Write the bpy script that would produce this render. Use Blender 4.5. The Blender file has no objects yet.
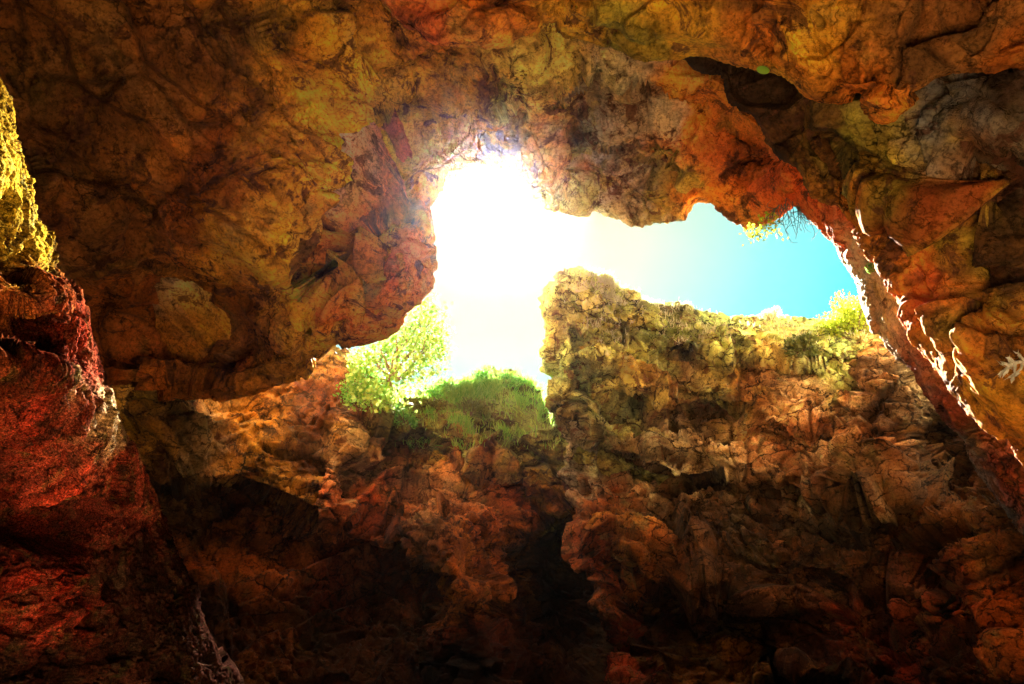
import bpy, math, random, time
import numpy as np
from mathutils import Vector, Matrix
T0 = time.time()
R = math.radians
rng = np.random.default_rng(7)
random.seed(11)
SC = bpy.context.scene
COL = SC.collection

# ------------------------------------------------------------------ camera
CAM = np.array([0.0, 0.0, 1.6]); PITCH = R(40); F = 731.0
FW = np.array([0, math.cos(PITCH), math.sin(PITCH)]); RT = np.array([1.0, 0, 0]); UP = np.array([0, -math.sin(PITCH), math.cos(PITCH)])
cd = bpy.data.cameras.new('camera'); cam = bpy.data.objects.new('camera', cd); COL.objects.link(cam)
cam.location = CAM; cam.rotation_euler = (R(90) + PITCH, 0, 0)
cd.sensor_width = 36; cd.lens = F / 1024 * 36; cd.clip_start = 0.05; cd.clip_end = 3000
SC.camera = cam

def rays(px, py):
    px = np.asarray(px, float); py = np.asarray(py, float)
    d = RT * (px - 512)[..., None] + UP * (342 - py)[..., None] + FW * F
    return d / np.linalg.norm(d, axis=-1, keepdims=True)
def at(px, py, dist): return CAM + rays(px, py) * np.asarray(dist, float)[..., None]
def proj(P):
    q = P - CAM; z = q @ FW
    return 512 + F * (q @ RT) / z, 342 - F * (q @ UP) / z

# ------------------------------------------------------------------ noise
def _h(ix, iy, iz, seed):
    U = np.uint32
    with np.errstate(over='ignore'):
        h = ix.astype(U) * U(374761393) + iy.astype(U) * U(668265263) + iz.astype(U) * U(2147483629) + U((seed * 1274126177) & 0xFFFFFFFF)
        h = (h ^ (h >> U(13))) * U(1274126177)
        h = (h ^ (h >> U(16))) * U(2246822519)
        h = h ^ (h >> U(15))
    return h
def rnd(ix, iy, iz, seed): return _h(ix, iy, iz, seed).astype(np.float32) / 4294967295.0
def vnoise(P, scale, seed):                       # smooth gradient noise, about -1..1
    q = (P / scale).astype(np.float32); i = np.floor(q).astype(np.int32); f = q - i
    u = f * f * f * (f * (f * 6 - 15) + 10); out = 0
    for dx in (0, 1):
        for dy in (0, 1):
            for dz in (0, 1):
                h = _h(i[:, 0] + dx, i[:, 1] + dy, i[:, 2] + dz, seed)
                gx, gy, gz = ((((h >> np.uint32(z)) & np.uint32(255)).astype(np.float32) * np.float32(1 / 127.5) - 1) for z in (0, 8, 16))
                w = (u[:, 0] if dx else 1 - u[:, 0]) * (u[:, 1] if dy else 1 - u[:, 1]) * (u[:, 2] if dz else 1 - u[:, 2])
                out = out + w * (gx * (f[:, 0] - dx) + gy * (f[:, 1] - dy) + gz * (f[:, 2] - dz))
    return np.asarray(out) * 1.3
def fbm(P, scale, seed, octv=4, rough=.5):
    o = 0; a = 1
    for k in range(octv): o = o + a * vnoise(P + 13.7 * k, scale / 2 ** k, seed + k); a *= rough
    return o
def ridged(P, scale, seed, octv=3):
    o = 0; a = 1
    for k in range(octv): o = o + a * (1 - 2 * np.abs(vnoise(P + 7.1 * k, scale / 2 ** k, seed + k))); a *= .5
    return o
def blocks(P, scale, seed, tilt=.5):              # fractured rock: every cell is a tilted facet, with cracks between cells
    q = (P / scale).astype(np.float32); i = np.floor(q).astype(np.int32)
    n = len(q); F1 = np.full(n, 9., np.float32); F2 = F1.copy(); best = np.zeros((n, 3), np.float32); bid = np.zeros(n, np.uint32)
    for dx in (-1, 0, 1):
        for dy in (-1, 0, 1):
            for dz in (-1, 0, 1):
                c0, c1, c2 = i[:, 0] + dx, i[:, 1] + dy, i[:, 2] + dz
                h = _h(c0, c1, c2, seed)
                fx, fy, fz = (c.astype(np.float32) + np.float32(.1) + ((h >> np.uint32(z)) & np.uint32(1023)).astype(np.float32) * np.float32(.8 / 1023) for c, z in ((c0, 0), (c1, 10), (c2, 20)))
                ax = q[:, 0] - fx; ay = q[:, 1] - fy; az = q[:, 2] - fz
                d = np.sqrt(ax * ax + ay * ay + az * az)
                m = d < F1; F2 = np.where(m, F1, np.minimum(F2, d)); F1 = np.where(m, d, F1)
                best[m, 0] = ax[m]; best[m, 1] = ay[m]; best[m, 2] = az[m]; bid[m] = h[m]
    g = bid * np.uint32(2654435761)
    gx, gy, gz, off = (((g >> np.uint32(z)) & np.uint32(255)).astype(np.float32) * np.float32(1 / 127.5) - 1 for z in (0, 8, 16, 24))
    hgt = .55 * off + tilt * (gx * best[:, 0] + gy * best[:, 1] + gz * best[:, 2]) * 1.6
    e = np.clip((F2 - F1) / .085, 0, 1)
    return hgt, e * e * (3 - 2 * e), off, gx

# ------------------------------------------------------------------ mesh output
def mesh_from_arrays(name, V, Q, mats, smooth=True, tint=None, tri=False):
    me = bpy.data.meshes.new(name); k = Q.shape[1]
    me.vertices.add(len(V)); me.vertices.foreach_set('co', np.asarray(V, np.float32).ravel())
    me.loops.add(Q.size); me.loops.foreach_set('vertex_index', Q.astype(np.int32).ravel())
    me.polygons.add(len(Q)); me.polygons.foreach_set('loop_start', np.arange(0, Q.size, k, dtype=np.int32))
    me.polygons.foreach_set('loop_total', np.full(len(Q), k, np.int32))
    if smooth: me.polygons.foreach_set('use_smooth', np.ones(len(Q), bool))
    if tint is not None:
        a = me.attributes.new('tint', 'FLOAT_COLOR', 'POINT'); t = np.ones((len(V), 4), np.float32); t[:, :3] = tint
        a.data.foreach_set('color', t.ravel())
    me.update(calc_edges=True)
    for m in mats: me.materials.append(m)
    return me
def link(name, me, parent=None, label=None, cat=None, kind=None, group=None, loc=None):
    o = bpy.data.objects.new(name, me); COL.objects.link(o)
    if parent is not None: o.parent = parent
    for a, b in (('label', label), ('category', cat), ('kind', kind), ('group', group)):
        if b: o[a] = b
    if loc is not None: o.location = loc
    return o

# ------------------------------------------------------------------ materials
def nodes(name):
    m = bpy.data.materials.new(name); m.use_nodes = True; nt = m.node_tree; nt.nodes.clear()
    out = nt.nodes.new('ShaderNodeOutputMaterial'); b = nt.nodes.new('ShaderNodeBsdfPrincipled'); nt.links.new(b.outputs[0], out.inputs[0])
    return m, nt, b, out
def N(nt, t, **kw):
    n = nt.nodes.new(t)
    for k, v in kw.items():
        if k in n.inputs: n.inputs[k].default_value = v
        else: setattr(n, k, v)
    return n
def ramp(nt, fac, stops):
    r = nt.nodes.new('ShaderNodeValToRGB'); el = r.color_ramp.elements
    while len(el) < len(stops): el.new(.5)
    for e, (p, c) in zip(el, stops): e.position = p; e.color = (c if len(c) == 4 else (*c, 1)) if hasattr(c, '__len__') else (c, c, c, 1)
    nt.links.new(fac, r.inputs[0]); return r.outputs[0]
def mix(nt, a, b, fac, mode='MIX'):
    m = nt.nodes.new('ShaderNodeMix'); m.data_type = 'RGBA'; m.blend_type = mode
    for sock, v in ((m.inputs[6], a), (m.inputs[7], b), (m.inputs[0], fac)):
        if hasattr(v, 'is_output'): nt.links.new(v, sock)
        else: sock.default_value = (v if not hasattr(v, '__len__') or len(v) == 4 else (*v, 1))
    return m.outputs[2]
def rock_material(name, unit=1.0, bump=.5, rough=.8, spec=.35, lichen=(.30, .20, .04), stain=(.05, .018, .01), grain=.8, wetness=0.0, gain=1.0, cells=0.0, warp=.8, speck=(.25, 1., 1.35), cellscale=1.5, aniso=(1., 1., 1.), dip=0.):
    m, nt, b, out = nodes(name)
    tc = N(nt, 'ShaderNodeTexCoord'); mp = N(nt, 'ShaderNodeMapping'); mp.inputs['Scale'].default_value = (1 / unit,) * 3
    nt.links.new(tc.outputs['Object'], mp.inputs[0]); co = mp.outputs[0]
    def noise(s, d=6, r=.6, dist=0.0):
        n = N(nt, 'ShaderNodeTexNoise', Scale=s, Detail=float(d), Roughness=r, Distortion=dist); nt.links.new(co, n.inputs['Vector']); return n.outputs['Fac']
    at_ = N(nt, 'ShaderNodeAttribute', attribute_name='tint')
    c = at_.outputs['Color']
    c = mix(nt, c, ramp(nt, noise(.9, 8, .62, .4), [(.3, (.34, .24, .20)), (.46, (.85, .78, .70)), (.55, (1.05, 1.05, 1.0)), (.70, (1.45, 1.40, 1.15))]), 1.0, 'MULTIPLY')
    bw = N(nt, 'ShaderNodeRGBToBW'); nt.links.new(at_.outputs['Color'], bw.inputs[0]); lc = mix(nt, tuple(min(1, 3.2 * x) for x in lichen), bw.outputs[0], 1.0, 'MULTIPLY')
    c = mix(nt, c, lc, ramp(nt, noise(1.7, 7, .7), [(.53, 0.), (.66, .65)]))
    c = mix(nt, c, (*stain, 1), ramp(nt, noise(2.6, 9, .72, .8), [(.54, 0.), (.59, .85)]))
    # weathered pale crust
    c = mix(nt, c, mix(nt, c, (1.5, 1.45, 1.3, 1), 1.0, 'MULTIPLY'), ramp(nt, noise(7, 6, .75), [(.52, 0.), (.7, 1.)]))
    # mineral speckle
    sp = ramp(nt, noise(26, 5, .8), [(.36, speck[0]), (.5, speck[1]), (.66, speck[2])])
    c = mix(nt, c, sp, grain, 'MULTIPLY')
    # hairline cracks, their shade painted in as dark lines
    w = N(nt, 'ShaderNodeTexNoise', Scale=1.8, Detail=5.0, Roughness=.6); nt.links.new(co, w.inputs['Vector'])
    wa = N(nt, 'ShaderNodeVectorMath', operation='MULTIPLY_ADD'); nt.links.new(w.outputs['Color'], wa.inputs[0]); wa.inputs[1].default_value = (warp,) * 3
    m3 = N(nt, 'ShaderNodeMapping'); m3.inputs['Scale'].default_value = aniso; m3.inputs['Rotation'].default_value = (R(-25) if dip else 0, R(dip), 0); nt.links.new(co, m3.inputs[0]); nt.links.new(m3.outputs[0], wa.inputs[2])
    vo = N(nt, 'ShaderNodeTexVoronoi', Scale=cellscale); vo.feature = 'DISTANCE_TO_EDGE'; nt.links.new(wa.outputs[0], vo.inputs['Vector'])
    vo2 = N(nt, 'ShaderNodeTexVoronoi', Scale=cellscale * 3.1); vo2.feature = 'DISTANCE_TO_EDGE'; nt.links.new(wa.outputs[0], vo2.inputs['Vector'])
    crk = ramp(nt, vo.outputs[0], [(0., .12), (.022, 1.)]); crk2 = ramp(nt, vo2.outputs[0], [(0., .35), (.04, 1.)])
    if cells:                                      # broken blocks: each with its own shade, joint shadows painted dark between
        for sc_, wd, am in ((cellscale, .034, .75), (cellscale * 3.1, .07, .6)):
            vf = N(nt, 'ShaderNodeTexVoronoi', Scale=sc_); nt.links.new(wa.outputs[0], vf.inputs['Vector'])
            hv_ = N(nt, 'ShaderNodeSeparateColor'); nt.links.new(vf.outputs['Color'], hv_.inputs[0])
            c = mix(nt, c, mix(nt, c, ramp(nt, hv_.outputs[0], [(0., (.5, .46, .44)), (.45, (.9, .9, .88)), (1., (1.5, 1.45, 1.4))]), 1., 'MULTIPLY'), cells * am)
            ve = N(nt, 'ShaderNodeTexVoronoi', Scale=sc_); ve.feature = 'DISTANCE_TO_EDGE'; nt.links.new(wa.outputs[0], ve.inputs['Vector'])
            mk = N(nt, 'ShaderNodeMath', operation='MULTIPLY'); nt.links.new(ramp(nt, ve.outputs[0], [(wd * .35, 1.), (wd, 0.)]), mk.inputs[0]); nt.links.new(ramp(nt, noise(sc_ * 1.1, 4, .7), [(.46, .0), (.56, min(1., .25 + cells * .75))]), mk.inputs[1])
            c = mix(nt, c, mix(nt, c, (.10, .08, .07, 1), 1., 'MULTIPLY'), mk.outputs[0])
    cm = ramp(nt, noise(.8, 4, .6), [(.48, 0.), (.6, 1.)]); cm2 = ramp(nt, noise(1.3, 5, .6), [(.47, 0.), (.58, .8)])
    c = mix(nt, c, mix(nt, c, crk, 1., 'MULTIPLY'), cm); c = mix(nt, c, mix(nt, c, crk2, 1., 'MULTIPLY'), cm2)
    c = mix(nt, c, (gain, gain, gain, 1), 1.0, 'MULTIPLY'); c = mix(nt, c, (.86, .84, .78, 1), 1.0, 'DARKEN')
    nt.links.new(c, b.inputs['Base Color'])
    b.inputs['Roughness'].default_value = rough; b.inputs['Specular IOR Level'].default_value = spec
    if wetness:
        nt.links.new(ramp(nt, noise(3, 6, .7), [(.4, rough), (.6, rough - wetness)]), b.inputs['Roughness'])
    bh = N(nt, 'ShaderNodeMath', operation='ADD'); nt.links.new(noise(9, 10, .75), bh.inputs[0])
    k2 = N(nt, 'ShaderNodeMath', operation='MULTIPLY'); k2.inputs[1].default_value = .5; nt.links.new(crk2, k2.inputs[0]); nt.links.new(k2.outputs[0], bh.inputs[1])
    bu = N(nt, 'ShaderNodeBump', Strength=bump, Distance=.12 * unit); nt.links.new(bh.outputs[0], bu.inputs['Height']); nt.links.new(bu.outputs[0], b.inputs['Normal'])
    return m
def leaf_material(name, c1, c2, trans=.45):
    m, nt, b, out = nodes(name)
    tc = N(nt, 'ShaderNodeTexCoord'); no = N(nt, 'ShaderNodeTexNoise', Scale=3.0, Detail=4.0); nt.links.new(tc.outputs['Object'], no.inputs['Vector'])
    ge = N(nt, 'ShaderNodeNewGeometry')
    ad = N(nt, 'ShaderNodeMath', operation='ADD'); nt.links.new(no.outputs['Fac'], ad.inputs[0]); nt.links.new(ge.outputs['Random Per Island'], ad.inputs[1])
    c = ramp(nt, ad.outputs[0], [(.45, c1), (1.0, c2)]) if False else None
    h = N(nt, 'ShaderNodeMath', operation='MULTIPLY'); h.inputs[1].default_value = .5; nt.links.new(ad.outputs[0], h.inputs[0])
    c = ramp(nt, h.outputs[0], [(.25, c1), (.75, c2)])
    nt.links.new(c, b.inputs['Base Color']); b.inputs['Roughness'].default_value = .55
    tr = N(nt, 'ShaderNodeBsdfTranslucent'); nt.links.new(c, tr.inputs[0]); ms = N(nt, 'ShaderNodeMixShader'); ms.inputs[0].default_value = trans
    nt.links.new(b.outputs[0], ms.inputs[1]); nt.links.new(tr.outputs[0], ms.inputs[2]); nt.links.new(ms.outputs[0], out.inputs[0])
    return m
def plain(name, c, rough=.8):
    m, nt, b, out = nodes(name)
    tc = N(nt, 'ShaderNodeTexCoord'); no = N(nt, 'ShaderNodeTexNoise', Scale=18.0, Detail=6.0); nt.links.new(tc.outputs['Object'], no.inputs['Vector'])
    nt.links.new(ramp(nt, no.outputs['Fac'], [(.3, tuple(x * .6 for x in c)), (.7, tuple(min(1, x * 1.3) for x in c))]), b.inputs['Base Color'])
    b.inputs['Roughness'].default_value = rough
    return m

# ------------------------------------------------------------------ rock patch builder
def resample(ctrl, n, t):
    ctrl = np.asarray(ctrl, float); k = len(ctrl)
    P = np.vstack([2 * ctrl[0] - ctrl[1], ctrl, 2 * ctrl[-1] - ctrl[-2]])
    ts = np.linspace(0, 1, n); seg = np.clip(np.searchsorted(t, ts, side='right') - 1, 0, k - 2)
    u = ((ts - t[seg]) / (t[seg + 1] - t[seg]))[:, None]
    p0, p1, p2, p3 = P[seg], P[seg + 1], P[seg + 2], P[seg + 3]
    d1 = (p2 - p0) * .35; d2 = (p3 - p1) * .35       # slightly taut spline
    return (2 * u ** 3 - 3 * u ** 2 + 1) * p1 + (u ** 3 - 2 * u ** 2 + u) * d1 + (-2 * u ** 3 + 3 * u ** 2) * p2 + (u ** 3 - u ** 2) * d2
def sstep(x): x = np.clip(x, 0, 1); return x * x * (3 - 2 * x)
def shepard(px, py, ctrl, a=70., p=1.6):
    W = 0; S = 0
    for c in ctrl:
        w = 1 / (((px - c[0]) ** 2 + (py - c[1]) ** 2) + a * a) ** p
        v = np.asarray(c[2:], float); W = W + w; S = S + w[:, None] * v
    return S / W[:, None]
class Patch: pass
def build_patch(name, pairs, depth, nt, ns, power, disp, tints, mat, bumps=(), ledges=(), roll=(40, .8), back=(3.0, 24, .35), backdir=None, warp=10, tint_a=28., seed=1, label=None, cat=None, kind='structure', varamt=1., shade_amt=.8):
    rim = np.array([p[0] for p in pairs], float); outer = np.array([p[1] for p in pairs], float)
    seg = np.linalg.norm(np.diff(rim, axis=0), axis=1); t = np.concatenate([[0], np.cumsum(seg)]); t /= t[-1]
    Rm = resample(rim, nt, t); Ot = resample(outer, nt, t)
    s = np.linspace(0, 1, ns) ** power
    PX = Rm[:, None, :] + (Ot - Rm)[:, None, :] * s[None, :, None]
    px = PX[..., 0].ravel(); py = PX[..., 1].ravel()
    D = shepard(px, py, depth)[:, 0]
    dl = np.linalg.norm(PX - Rm[:, None, :], axis=-1).ravel()
    # a slow wander so that ledges are never straight
    P0 = at(px, py, D)
    wx = fbm(P0, D.mean() * .12, seed + 50, 3) * warp; wy = fbm(P0 + 50, D.mean() * .12, seed + 60, 3) * warp
    for (bx, by, rx, ry, amt) in bumps: D = D + amt * np.exp(-(((px + wx - bx) / rx) ** 2 + ((py + wy - by) / ry) ** 2))
    for (axis, pts, amt, width) in ledges:
        pts = np.array(pts, float)
        a, b = (px + wx, py + wy) if axis == 'y' else (py + wy, px + wx)
        line = np.interp(a, pts[:, 0], pts[:, 1]); x0, x1 = pts[0, 0], pts[-1, 0]; e = (x1 - x0) * .18
        fade = sstep((a - x0) / e) * sstep((x1 - a) / e)
        d = (b - line) / width
        D = D + amt * fade * sstep(d + .5) * np.exp(-np.clip(d - 1, 0, 99) * .10)
    r_px, r_m = roll
    q = np.clip(dl / r_px, 0, 1); D = D + r_m * (1 - np.sqrt(np.clip(1 - (1 - q) ** 2, 0, 1)))
    P = at(px, py, D).reshape(nt, ns, 3)
    # the rock goes on behind its edge: real thickness
    T, K, beta = back
    dd = T * (np.linspace(0, 1, K + 1)[1:] ** 1.7)
    ray = (P[:, 0] - CAM); ray /= np.linalg.norm(ray, axis=1, keepdims=True)
    out = at(Rm[:, 0] + (Ot - Rm)[:, 0] * .1, Rm[:, 1] + (Ot - Rm)[:, 1] * .1, np.full(nt, 10.)) - at(Rm[:, 0], Rm[:, 1], np.full(nt, 10.))
    out /= np.linalg.norm(out, axis=1, keepdims=True)
    # smooth along the edge
    kk = max(3, nt // 25); ker = np.ones(kk) / kk
    out = np.stack([np.convolve(np.pad(out[:, j], kk // 2, mode='edge'), ker, 'same')[kk // 2:kk // 2 + nt] for j in range(3)], 1)
    if backdir == 'roof': bd = out * np.array([1, 1, 0]) ; bd /= np.linalg.norm(bd, axis=1, keepdims=True) + 1e-6; bd = bd + np.array([0, 0, .75])  # unseen roof top rises as a sunlit slope, shaped to light the cliff
    else: bd = ray + beta * out if backdir is None else np.tile(np.array(backdir, float), (nt, 1)) * 1.0 + .15 * ray
    bd /= np.linalg.norm(bd, axis=1, keepdims=True)
    r0 = ray + .15 * out; r0 /= np.linalg.norm(r0, axis=1, keepdims=True)
    f = sstep(dd / (T * .25))[None, :, None]
    Bk = P[:, 0][:, None, :] + (r0[:, None, :] * (1 - f) + bd[:, None, :] * f) * dd[None, :, None]
    G = np.concatenate([Bk[:, ::-1], P], axis=1); m = G.shape[1]
    du = np.gradient(G, axis=0); dv = np.gradient(G, axis=1); Nn = np.cross(du, dv); Nn /= np.linalg.norm(Nn, axis=2, keepdims=True) + 1e-9
    rr = G - CAM; sgn = -np.sign((Nn[:, K + ns // 3] * rr[:, K + ns // 3]).sum(-1).mean()); Nn *= sgn
    # soften the normals so blocks do not fan out at steps
    for _ in range(3):
        Nn[1:-1] = (Nn[:-2] + Nn[1:-1] * 2 + Nn[2:]) / 4; Nn[:, 1:-1] = (Nn[:, :-2] + Nn[:, 1:-1] * 2 + Nn[:, 2:]) / 4
    Nn /= np.linalg.norm(Nn, axis=2, keepdims=True) + 1e-9
    V = G.reshape(-1, 3); dlm = np.concatenate([np.zeros((nt, K)), dl.reshape(nt, ns)], 1).ravel()
    h = disp(V, sstep(dlm / max(roll[0] * 2.2, 45)))
    V = V + Nn.reshape(-1, 3) * h[:, None]
    ii = np.arange(nt * m).reshape(nt, m)
    Q = np.stack([ii[:-1, :-1], ii[1:, :-1], ii[1:, 1:], ii[:-1, 1:]], -1).reshape(-1, 4)
    if sgn < 0: Q = Q[:, ::-1]
    pxv = np.concatenate([np.repeat(Rm[:, None, :], K, 1), PX], 1).reshape(-1, 2)
    W0 = D.mean()
    wx = fbm(V, W0 * .08, seed + 70, 5, .6) * 36; wy = fbm(V + 31, W0 * .08, seed + 80, 5, .6) * 36
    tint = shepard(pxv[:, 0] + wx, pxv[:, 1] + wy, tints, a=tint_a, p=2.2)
    # each broken block has its own shade and hue; shade is painted into joints, bed drops and pits
    vv = np.clip(1 + varamt * disp.var, .3, 1.8)[:, None]; hu = disp.hue[:, None] * varamt
    tint = tint * vv * np.concatenate([1 + .10 * hu, 1 - .12 * hu, 1 - .25 * hu], 1)
    tint = tint * (1 - shade_amt * disp.dirt[:, None]) + np.array((.020, .012, .008)) * (shade_amt * disp.dirt[:, None])
    if backdir is not None:                       # unseen top of the rock, made pale to bounce sunlight onto the cliff
        bk = np.concatenate([np.tile(sstep((dd[::-1] - 2.5) / 1.5), (nt, 1)), np.zeros((nt, ns))], 1).ravel()[:, None]
        tint = tint * (1 - bk) + np.array((.66, .60, .45)) * bk
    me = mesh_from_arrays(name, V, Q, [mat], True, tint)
    o = link(name, me, label=label, cat=cat, kind=kind)
    p = Patch(); p.V = V; p.N = Nn.reshape(-1, 3); p.obj = o; p.px, p.py = proj(V); p.front = (np.arange(nt * m) % m) >= K - 2; p.dist = np.linalg.norm(V - CAM, axis=1)
    print(name, len(V), round(time.time() - T0, 1)); return p
def surf(p, x, y):                                # the surface point a patch shows near this place
    d = np.hypot(p.px - x, p.py - y) + np.where(p.front, 0, 30); i = np.argmin(d); return p.V[i], p.N[i]

def img_n(a, b, c=.3):                            # a bedding normal: across, up, away
    n = RT * a + UP * b + FW * c; return n / np.linalg.norm(n)
def rock_disp(big=.5, mid=.22, small=.09, tiny=.035, s=(3.2, 1.1, .42, .16), M=None, unit=1., seed=1, crack=.1, soft=.35, bed=None, rough=.5, pits=.05, edge_min=.3):
    M = np.eye(3) if M is None else np.array(M, float)
    def f(V, edge):
        Pw = V / unit; e1 = edge_min + (1 - edge_min) * edge; e2 = .5 * (1 + e1)
        P = Pw + .28 * np.stack([fbm(Pw + 5 * k, 1.6, seed + 100 + k, 3) for k in range(3)], 1)
        h = soft * fbm(P, 4.0, seed + 3, 3) * e1
        dirt = 0; var = 0; hue = 0
        if bed is not None:                        # tilted beds: long ledges with a flat face and a sharp drop
            for per, amp, k in ((bed[1], bed[2], 0), (bed[1] * .37, bed[2] * .42, 1)):
                u = (P @ bed[0]) / per + .55 * fbm(P, per * 2.6, seed + 300 + k, 3); fr = u - np.floor(u); lay = np.floor(u)
                g = sstep(.5 + 1.5 * fbm(P, per * 3.0, seed + 310 + k, 2)); tooth = np.where(fr < .9, fr / .9, (1 - fr) / .1)
                h = h + amp * g * (tooth - .5) * e1
                lr = rnd(lay.astype(np.int32), np.full(len(P), 3 + k), np.full(len(P), 9), seed); var = var + (lr - .5) * .5 * g
                dirt = np.maximum(dirt, .7 * g * np.clip(1 - np.abs(fr - .95) / .06, 0, 1))
        P = P @ M.T
        zone = sstep(rough + 1.9 * fbm(P, 2.6, seed + 400, 3)); zone2 = sstep(rough - .15 + 2.2 * fbm(P, 1.5, seed + 410, 3))
        for amp, sc, k in ((big, s[0], 0), (mid, s[1], 1), (small, s[2], 2), (tiny, s[3], 3)):
            b, e, r1, r2 = blocks(P, sc, seed + 11 * k, (1.0, .9, .7, .6)[k])
            gate = (1, .4 + .6 * zone, .12 + .88 * zone, .1 + .9 * zone2)[k]
            h = h + (amp * b * .8 - crack * amp * (1 - e) * 2.0) * gate * (e1 if k < 2 else e2)
            if k: dirt = np.maximum(dirt, (1 - e) * gate * (.85, .75, .5)[k - 1]); var = var + r1 * gate * (.22, .22, .16)[k - 1]; hue = hue + r2 * gate * (.5, .3, .1)[k - 1]
        pz = sstep(-.25 + 2.6 * fbm(P, 1.9, seed + 420, 3))
        pt = np.clip(-vnoise(P, .16, seed + 430) - .12, 0, 1) * pz
        h = h - pits * pt * 4 * e2 + small * .35 * ridged(P, .5, seed + 7, 3) * (.4 + .6 * zone) * e2 + tiny * .9 * fbm(P, .12, seed + 9, 3, .6)
        dirt = np.maximum(dirt, np.clip(pt * 4, 0, .8))
        f.dirt = dirt; f.var = var; f.hue = hue
        return h * unit
    return f
def strata(ax, ay, az, k=2.2):                    # squeeze noise space along one axis: layered rock whose beds face that axis
    n = np.array([ax, ay, az], float); n /= np.linalg.norm(n); return np.eye(3) * .8 + (k - .8) * np.outer(n, n)

# tints (linear): rock colours, with light and shade painted in by place
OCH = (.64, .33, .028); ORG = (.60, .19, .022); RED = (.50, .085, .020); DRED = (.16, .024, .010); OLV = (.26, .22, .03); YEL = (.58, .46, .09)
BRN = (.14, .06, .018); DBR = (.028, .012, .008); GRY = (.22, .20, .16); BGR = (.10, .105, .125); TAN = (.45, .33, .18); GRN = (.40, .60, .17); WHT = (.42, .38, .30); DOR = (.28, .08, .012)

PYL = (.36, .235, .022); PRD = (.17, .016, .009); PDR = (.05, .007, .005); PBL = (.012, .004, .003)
m_ceiling = rock_material('ochre_limestone', 1.6, .55, .9, .1, gain=2.1, cells=.14, warp=1.2, cellscale=1.0, aniso=(1.6, 1., .8), dip=35)
m_wall = rock_material('red_brown_rock', 1.2, .6, .8, .3, lichen=(.16, .14, .04), stain=(.06, .015, .008), gain=1.0, cells=.7, warp=.7, cellscale=1.0, aniso=(.8, 1., 1.7), dip=-14)
m_cliff = rock_material('weathered_cliff_rock', 1.0, .7, .85, .25, lichen=(.30, .44, .12), stain=(.09, .04, .015), gain=1.9, cells=.85, warp=.7, cellscale=.95, aniso=(.75, 1., 1.8), dip=16)
m_pillar = rock_material('speckled_red_rock', .14, .6, .95, .0, lichen=(.45, .36, .10), stain=(.02, .006, .004), grain=1.0, cells=.5, warp=.5, speck=(.08, .8, 2.6), cellscale=2.2)  # no gloss; the column's tints hold its painted shade

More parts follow.
